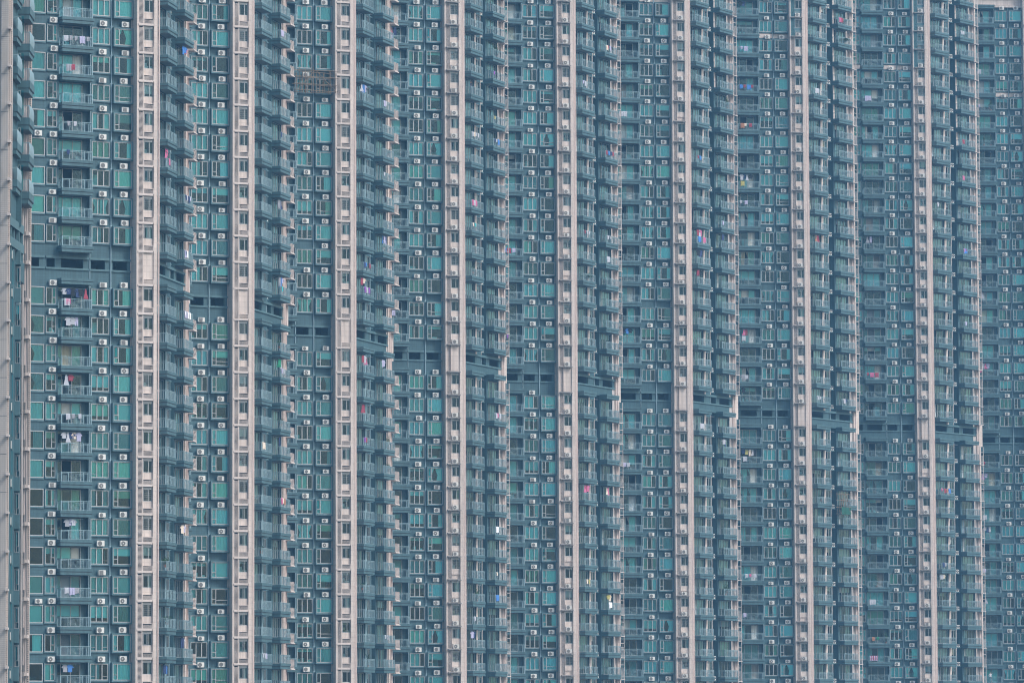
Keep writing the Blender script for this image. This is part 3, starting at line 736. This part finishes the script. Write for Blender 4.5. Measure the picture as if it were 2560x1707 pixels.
def towel(w_, h, seed):
    """cloth folded over a rail at the origin, front flap reaching down h"""
    rr = random.Random(seed); mb = MB(); n = 10; rows = [(.03, -h*.45), (.035, -.02), (.0, .03), (-.045, -.02), (-.055, -h*.5), (-.05, -h)]
    for j, (y, z) in enumerate(rows):
        for i in range(n+1):
            t = i/n; mb.v.append((w_*t, y-abs(.02*sin(9*t+seed))*(j > 3)-.012*sin(23*t)*(j > 2), z - (.04*sin(5*t+seed) if j in (0, 5) else 0)))
    for j in range(len(rows)-1):
        for i in range(n): q = j*(n+1)+i; mb.f.append((q, q+1, q+n+2, q+n+1)); mb.m.append(0)
    return mb
CLM = {}
def cloth_mesh(kind, color, v):
    key = (kind, color, v)
    if key not in CLM:
        l = .62+.12*v
        mb = {'shirt': lambda: extrude(shirt(l), .05, ph=v), 'trousers': lambda: extrude(trousers(.85+.1*v), .05, ph=v), 'dress': lambda: extrude(dress(.9+.1*v), .05, ph=v),
              'towel': lambda: towel(.34+.13*v, .42+.14*v, v), 'sheet': lambda: towel(.85+.15*v, .75, v)}[kind]()
        CLM[key] = mb.mesh(kind, [CLOTHS[CI[color]]])
    return CLM[key]
USED = {}
CN = {'B': 'front balcony', 'C': 'side balcony', 'D': 'end balcony'}
def put(name, me, i, col, s, y, z, label, cat, group, n, jit=0):
    global WD
    root, MW = TOW[i]; WD = radians(WDS[i])
    if col == 'B': M = MW @ Matrix.Translation((-7.93+s, y, z))
    else:
        px, py = WP((0 if col == 'C' else 7.25)+s, y); M = MW @ Matrix.Translation((px, py, z)) @ Matrix.Rotation(WD, 4, 'Z')
    o = obj(name, me); o.matrix_world = M @ Matrix.Rotation(jit, 4, 'Z')
    tag(o, label, cat, group); USED.setdefault(label, []).append((s, o)); return o
def washing(i, col, n, spec):
    """spec: 'l' hung under the ceiling, 'r' folded over the rail, then colours; e.g. 'l navy red;r pink'"""
    ln = 3.2 if col == 'B' else 3.8; yr = -1.0 if col == 'B' else -1.03
    for part in spec.split(';'):
        mode, *cols = part.split(); at_ = PR.uniform(.1, .5) if len(cols) < 5 else .1
        big = mode == 'R'
        if mode == 'l':
            pole = MB(); pole.tube((0, 0, 0), (min(ln-.2, .55*len(cols)+.5), 0, 0), .014, 5)
            put('drying_pole', pole.mesh('drying_pole', [RAIL]), i, col, at_-.1, -.75, zf(n)+1.74, f'drying pole under {CN[col]} ceiling, {ORD[i+1]} tower, {where(n)} open floor', 'drying pole', 'drying poles on balconies', n)
        for c in cols:
            v = PR.randint(0, 2)
            if mode == 'l':
                kd = PR.choice(('shirt', 'shirt', 'trousers', 'dress', 'shirt'))
                put(kd, cloth_mesh(kd, c, v), i, col, at_+.3, -.75+PR.uniform(-.03, .03), zf(n)+1.72, f'{c} {kd} on {CN[col]} pole, {ORD[i+1]} tower, {where(n)} open floor', kd, 'washing hung out on balconies', n, PR.uniform(-.25, .25) if col == 'B' else PR.uniform(-.9, .1))
                at_ += PR.uniform(.32, .55)
            else:
                kd = 'sheet' if big else 'towel'
                put(kd, cloth_mesh(kd, c, v), i, col, at_, yr, zf(n)+.655, f'{c} {kd} over {CN[col]} rail, {ORD[i+1]} tower, {where(n)} open floor', kd, 'washing hung out on balconies', n)
                at_ += (1.25 if big else .5)+PR.uniform(0, .25)
            if at_ > ln-.5: break
WASH = '''1B7 r white grey grey lilac grey|1B6 r grey red|1B4 r grey white|1B3 r navy|1B-1 l white navy black navy black red navy;r white;r pink|1B-2 l white white lilac|1B-4 l white red
1B-5 r white grey white|1B-6 l white white navy cream lilac|1B-9 l grey lilac white|1B-11 r white lilac grey|1B-14 l grey blue|1C3 l pink pink;r pink|1C-14 l navy blue|1D7 l blue blue pink|1D2 r navy white navy lilac|1D0 r navy pale;R lilac
1D-1 r pale lilac pale pale|1D-9 l cream lilac|1D-13 l navy white|2D10 r lilac lilac|2D0 l grey blue lilac;r teal|2D-2 l green green white|2D-5 l navy|2D-7 r pink cream orange|2C-5 R cream|2C-13 r white white lilac|2D9 r white|2D6 r navy
3C9 l white blue lilac|3C2 r navy blue black red|3C1 l red cream;r purple white purple|3C-1 l red white pink|3C-3 l red red|3C-4 r purple red|3D6 r white|3D5 r black|3D3 l blue lilac navy|3D-1 l lilac lilac|3B-1 r lilac cream|3D-12 r white grey
4B13 l black red navy;r blue lilac|4C9 r white cream white white|4C6 r pink white pink|4C5 r cream teal|4D12 r purple black|4D10 r yellow|4D9 r navy white blue|4B1 r purple lilac|4D-2 r white pink white|4D-7 R pale|4D-10 R blue|4D-9 r cream|4C-11 r white|4C-12 l lilac navy|4B-2 r navy
5D15 r cream red lilac black|5D10 r red blue navy red|5C6 r red white white|5D6 r white grey|5D5 R white|5C-5 l pink red pink|5D-10 R pale;l yellow cream|5B5 r blue red lilac|5B1 r white purple|5C-9 r cream yellow|5D-5 l cream pink|6B13 R white|6B2 l black navy blue black
6C11 r red blue|6C7 l red white pink;R blue pink;r blue|6C6 l black navy navy|6C5 l red black|6D7 l black navy|6C-1 R white|6D-2 l white navy|6D8 r lilac|7B20 l black navy|7B18 r lilac lilac|7B16 r blue red blue red|7B14 r orange cream red|7B11 l white navy white black;r yellow
7B10 r white lilac|7B3 l pink red;r white|7C16 R white|7C8 l orange red|7D20 r pink red|7B1 r grey white|7B0 l black|7B-2 l navy yellow cream white black;r white|7B-8 r white pink white|7B-10 r lilac|7D0 r white navy|7C0 r white white
8B2 r red pink red|8B9 l grey lilac|8B17 R lilac|8B-12 R lilac;r red red|8B-11 r orange green|8C-3 r pink red orange blue|8D9 R blue;r pink red|8D15 r red|8D21 r white white|8C11 l white|8D5 r lilac|8B-9 R white|8C-8 l white cream|8D13 r pink
9B3 l white pink lilac;r pink|9B-4 r white|9B-5 l white navy white|9B-2 l purple lilac|9B20 r white|9B18 r lilac|9B-9 l black white|9B7 l white|9B-1 r red|9B-7 r lilac'''
for e in WASH.replace('\n', '|').split('|'):
    hd, spec = e.split(' ', 1); washing(int(hd[0])-1, hd[1], int(hd[2:]), spec)
for _ in range(10):
    i = PR.randint(0, 8); n = PR.randint(-13, 8+i*2 if i < 6 else 20); col = PR.choice('BCD')
    washing(i, col, n, PR.choice(('r grey', 'l grey navy', 'r lilac white', 'l black', 'r navy grey', 'l lilac grey white', 'r cream')))
# plants
def plant_mesh(kind, seed):
    rr = random.Random(seed); mb = MB()
    h = {'bush': .55, 'tall': 1.3, 'palm': 1.1}[kind]
    n0 = 8
    for k in range(n0):
        a0, a1 = 2*pi*k/n0, 2*pi*(k+1)/n0
        mb.quad((.13*cos(a0), .13*sin(a0), 0), (.13*cos(a1), .13*sin(a1), 0), (.17*cos(a1), .17*sin(a1), .28), (.17*cos(a0), .17*sin(a0), .28), 1)
    for s_ in range(7 if kind != 'palm' else 12):
        a = rr.uniform(0, 2*pi); L = h*rr.uniform(.7, 1.1); out = (.25 if kind == 'tall' else .35)*rr.uniform(.5, 1.2) if kind != 'palm' else .9
        pts = []
        for k in range(6):
            t = k/5; pts.append(Vector((cos(a)*out*t*t if kind != 'palm' else cos(a)*out*t, sin(a)*out*(t*t if kind != 'palm' else t), .25+L*(t if kind != 'palm' else t*1.3-t*t*.9))))
        for p, q in zip(pts, pts[1:]): mb.tube(p, q, .012, 3)
        for k in range(1, 6):
            for _ in range(6):
                p = pts[k]+Vector((rr.uniform(-.1, .1), rr.uniform(-.1, .1), rr.uniform(-.1, .1))); d = Vector((rr.uniform(-1, 1), rr.uniform(-1, 1), rr.uniform(-.6, .8))).normalized()*rr.uniform(.08, .17); w_ = d.cross(Vector((rr.uniform(-1, 1), .3, 1))).normalized()*.035
                mb.quad(tuple(p), tuple(p+d*.5+w_), tuple(p+d), tuple(p+d*.5-w_))
    return mb.mesh('potted_plant', [LEAF, POT])
PM = {k: [plant_mesh(k, s_) for s_ in range(3)] for k in ('bush', 'tall', 'palm')}
PN = {'bush': 'low bushy', 'tall': 'tall leafy', 'palm': 'spreading palm-like'}
for e in '4D13tall 4D13tall 4D13bush 5C4palm 5C4bush 6D14tall 6D14bush 7D19palm 7D19palm 7D20bush 4C-10tall 4C-10bush 1C-10tall 1C-10bush 2D-4bush 2D-1bush 3D-4tall 3D-5bush 9B18tall 9B18bush 9B16tall 9B16tall 8C3bush 5D12bush 3D3bush 1C-12bush 3C-10bush 7C-4bush 6D-9tall 6D-9bush 3C-13tall 8C2tall 7C14tall 4C3bush 5D14bush 8B-8tall 8B-11tall 3D7bush 2C-9bush'.split():
    i = int(e[0])-1; col = e[1]; k = 'tall' if 'tall' in e else 'bush' if 'bush' in e else 'palm'; n = int(e[2:-4])
    put('potted_plant', PR.choice(PM[k]), i, col, PR.uniform(.4, 3.0), -.72, zf(n)-.31+(.35 if k == 'bush' else 0), f'{PN[k]} potted plant on {CN[col]}, {ORD[i+1]} tower, {where(n)} open floor', 'potted plant', 'potted plants on balconies', n)
# bamboo scaffolds
def scaffold(i, frame, nx, x0, x1, y0, y1, z0, z1, label, net=False):
    rr = random.Random(i); root = bpy.data.objects.new('bamboo_scaffold', None); COL.objects.link(root)
    root.matrix_world = TOW[i][1] @ frame; tag(root, label, 'scaffold')
    def pole(a, b, r=.038):
        p = MB(); p.tube(a, b, r, 6); obj('bamboo_pole', p.mesh('bamboo_pole', [BAMBOO]), root)
    for y in (y0, y1):
        for k in range(nx):
            x = x0+(x1-x0)*k/(nx-1)+rr.uniform(-.08, .08); pole((x, y, z0-rr.uniform(.1, .3)), (x+rr.uniform(-.1, .1), y, z1+rr.uniform(-.3, .5)))
        for k in range(4):
            z = z0+(z1-z0)*k/3+rr.uniform(-.06, .06); pole((x0-.3, y-.05, z+rr.uniform(-.1, .1)), (x1+.3, y-.05, z+rr.uniform(-.1, .1)))
    pole((x0, y0-.1, z0), (x0+(x1-x0)*.45, y0-.1, z1)); pole((x1, y0-.1, z0), (x0+(x1-x0)*.5, y0-.1, z1))
    for k in range(3):
        x = x0+(x1-x0)*(k+.5)/3; pole((x, y0-.1, z0), (x, y1+.1, z0+.1)); 
    if net:
        g = MB(); n = 8
        for a in range(n):
            xa, xb = x0+(x1-x0)*a/n, x0+(x1-x0)*(a+1)/n; ya, yb = y0-.12-.05*sin(a*1.7), y0-.12-.05*sin((a+1)*1.7)
            g.hexa([(xa, ya, z0-.1), (xb, yb, z0-.1), (xb, yb+.01, z0-.1), (xa, ya+.01, z0-.1), (xa, ya, z0+1.0), (xb, yb, z0+1.0), (xb, yb+.01, z0+1.0), (xa, ya+.01, z0+1.0)])
        obj('safety_net', g.mesh('safety_net', [NET]), root)
scaffold(2, Matrix.Identity(4), 8, -4.9, .1, -1.5, -.75, 135.7, 138.1, 'bamboo pole scaffold fixed across two window columns of a left tower')
WD = radians(WDS[6])
scaffold(6, Matrix.Translation((*WP(5.2, 0), 0)) @ Matrix.Rotation(WD, 4, 'Z'), 5, 0, 2.6, -1.9, -1.2, zf(-5)+1.2, zf(-5)+4.2, 'small bamboo scaffold with green safety net beside side balconies', True)
# people
def person(i, col, n, s, label, shirtm, arm):
    me = bpy.data.meshes.new('person'); V = []; E_ = []; Rr = []
    def chain(pts, start=None):
        prev = start
        for p, r in pts:
            V.append(p); Rr.append(r)
            if prev is not None: E_.append((prev, len(V)-1))
            prev = len(V)-1
        return prev
    chain([((0, 0, .95), .15)]); chain([((0, 0, 1.12), .13), ((0, 0, 1.32), .17), ((0, 0, 1.45), .10), ((0, 0, 1.53), .055), ((0, -.01, 1.60), .085), ((0, -.01, 1.69), .085)], 0)
    for sg in (-1, 1):
        chain([((sg*.1, 0, .86), .09), ((sg*.11, -.02, .48), .06), ((sg*.11, .02, .08), .04), ((sg*.11, -.12, .03), .035)], 0)
        up_ = arm and sg == 1
        chain([((sg*.19, 0, 1.40), .06), ((sg*.33, -.05, 1.55 if up_ else 1.15), .042), ((sg*.42 if up_ else sg*.26, -.2, 1.78 if up_ else 1.02), .03), ((sg*.44 if up_ else sg*.24, -.26, 1.86 if up_ else .99), .032)], 2)
    me.from_pydata(V, E_, [])
    o = bpy.data.objects.new('person', me); COL.objects.link(o); o.modifiers.new('skin', 'SKIN')
    for k, r in enumerate(Rr): me.skin_vertices[0].data[k].radius = (r, r*.8)
    me.skin_vertices[0].data[0].use_root = True
    sb = o.modifiers.new('sub', 'SUBSURF'); sb.levels = 1; sb.render_levels = 1
    dg = bpy.context.evaluated_depsgraph_get(); m2 = bpy.data.meshes.new_from_object(o.evaluated_get(dg)); bpy.data.objects.remove(o)
    m2.materials.clear()
    for q in (SKIN, shirtm, DARKCL): m2.materials.append(q)
    for p in m2.polygons:
        z = p.center.z; x = abs(p.center.x); p.material_index = 2 if z < .98 and x < .2 else 1 if (.98 <= z < 1.49 and x < .34) else 0
    o = put('person', m2, i, col, s, -.6, zf(n)-.32, label, 'person', None, n)
    h = MB(); nn = 10
    for j in range(4):
        for k in range(nn):
            a = 2*pi*k/nn; rr_ = .105*cos(j*.5); h.v.append((rr_*cos(a), rr_*sin(a)+.01, 1.68+.11*sin(j*.5)))
    for j in range(3):
        for k in range(nn): h.f.append((j*nn+k, j*nn+(k+1) % nn, (j+1)*nn+(k+1) % nn, (j+1)*nn+k)); h.m.append(0)
    obj('hair', h.mesh('hair', [DARKCL]), o)
person(8, 'B', -13, 1.3, 'person in white shirt reaching up on a front balcony near bottom right', SHIRT, True)
person(3, 'C', 11, 1.0, 'person in dark clothes standing on a side balcony, upper middle', DARKCL, False)
for lb, lst in USED.items():                      # equal pieces on one balcony are told apart by their order along it
    if len(lst) > 1:
        for k, (s_, o) in enumerate(sorted(lst, key=lambda t: t[0])): o['label'] = ORD[k]+' '+lb
# ------------------------------------------------------------------ air conditioners: the 300 largest one by one, the rest as one mass
ACLIST.sort(key=lambda t: -t[0])
seen = {}
for sc_, M, k, lab in ACLIST[:300]:
    body, grille, brk = ACS[k]
    o = obj('air_conditioner', body); o.matrix_world = M
    if lab in seen: lab = lab.replace('white', 'second white')
    seen[lab] = 1
    tag(o, lab, 'air conditioner', 'air conditioners fixed to the tower fronts')
    obj('fan_grille', grille, o); obj('bracket', brk, o)
R = MB()
def merge(me, M, off):
    k = len(R.v); R.v += [tuple(M @ v.co) for v in me.vertices]
    for p in me.polygons: R.f.append(tuple(k+q for q in p.vertices)); R.m.append(off[p.material_index])
for sc_, M, k, lab in ACLIST[300:]:
    merge(ACS[k][0], M, [0]); merge(ACS[k][1], M, [1, 0, 2]); merge(ACS[k][2], M, [2, 1])
if R.v: tag(obj('air_conditioners', R.mesh('air_conditioners', [ACW, ACG, STEEL])), 'white air conditioners, hundreds, on the farther towers toward the right', 'air conditioners', None, 'stuff')
print('ACS', len(ACLIST))
# ------------------------------------------------------------------ ground and haze
mb = MB(); mb.box(-280, 380, -45, 900, -.5, 0)
tag(obj('ground', mb.mesh('ground', [ASPH])), 'dark asphalt ground far below', None, None, 'structure')
hz, nt_, b_ = newmat('haze_air'); nt_.nodes.remove(b_)
pv = nt_.nodes.new('ShaderNodeVolumePrincipled'); pv.inputs['Color'].default_value = (.30, .64, 1, 1); pv.inputs['Density'].default_value = .00027
pv.inputs['Anisotropy'].default_value = .2
nt_.links.new(pv.outputs[0], nt_.nodes['Material Output'].inputs['Volume'])
mb = MB(); mb.box(-300, 400, -60, 920, -1, 215)
tag(obj('haze', mb.mesh('haze', [hz])), 'thin blue haze hanging between the towers', None, None, 'stuff')
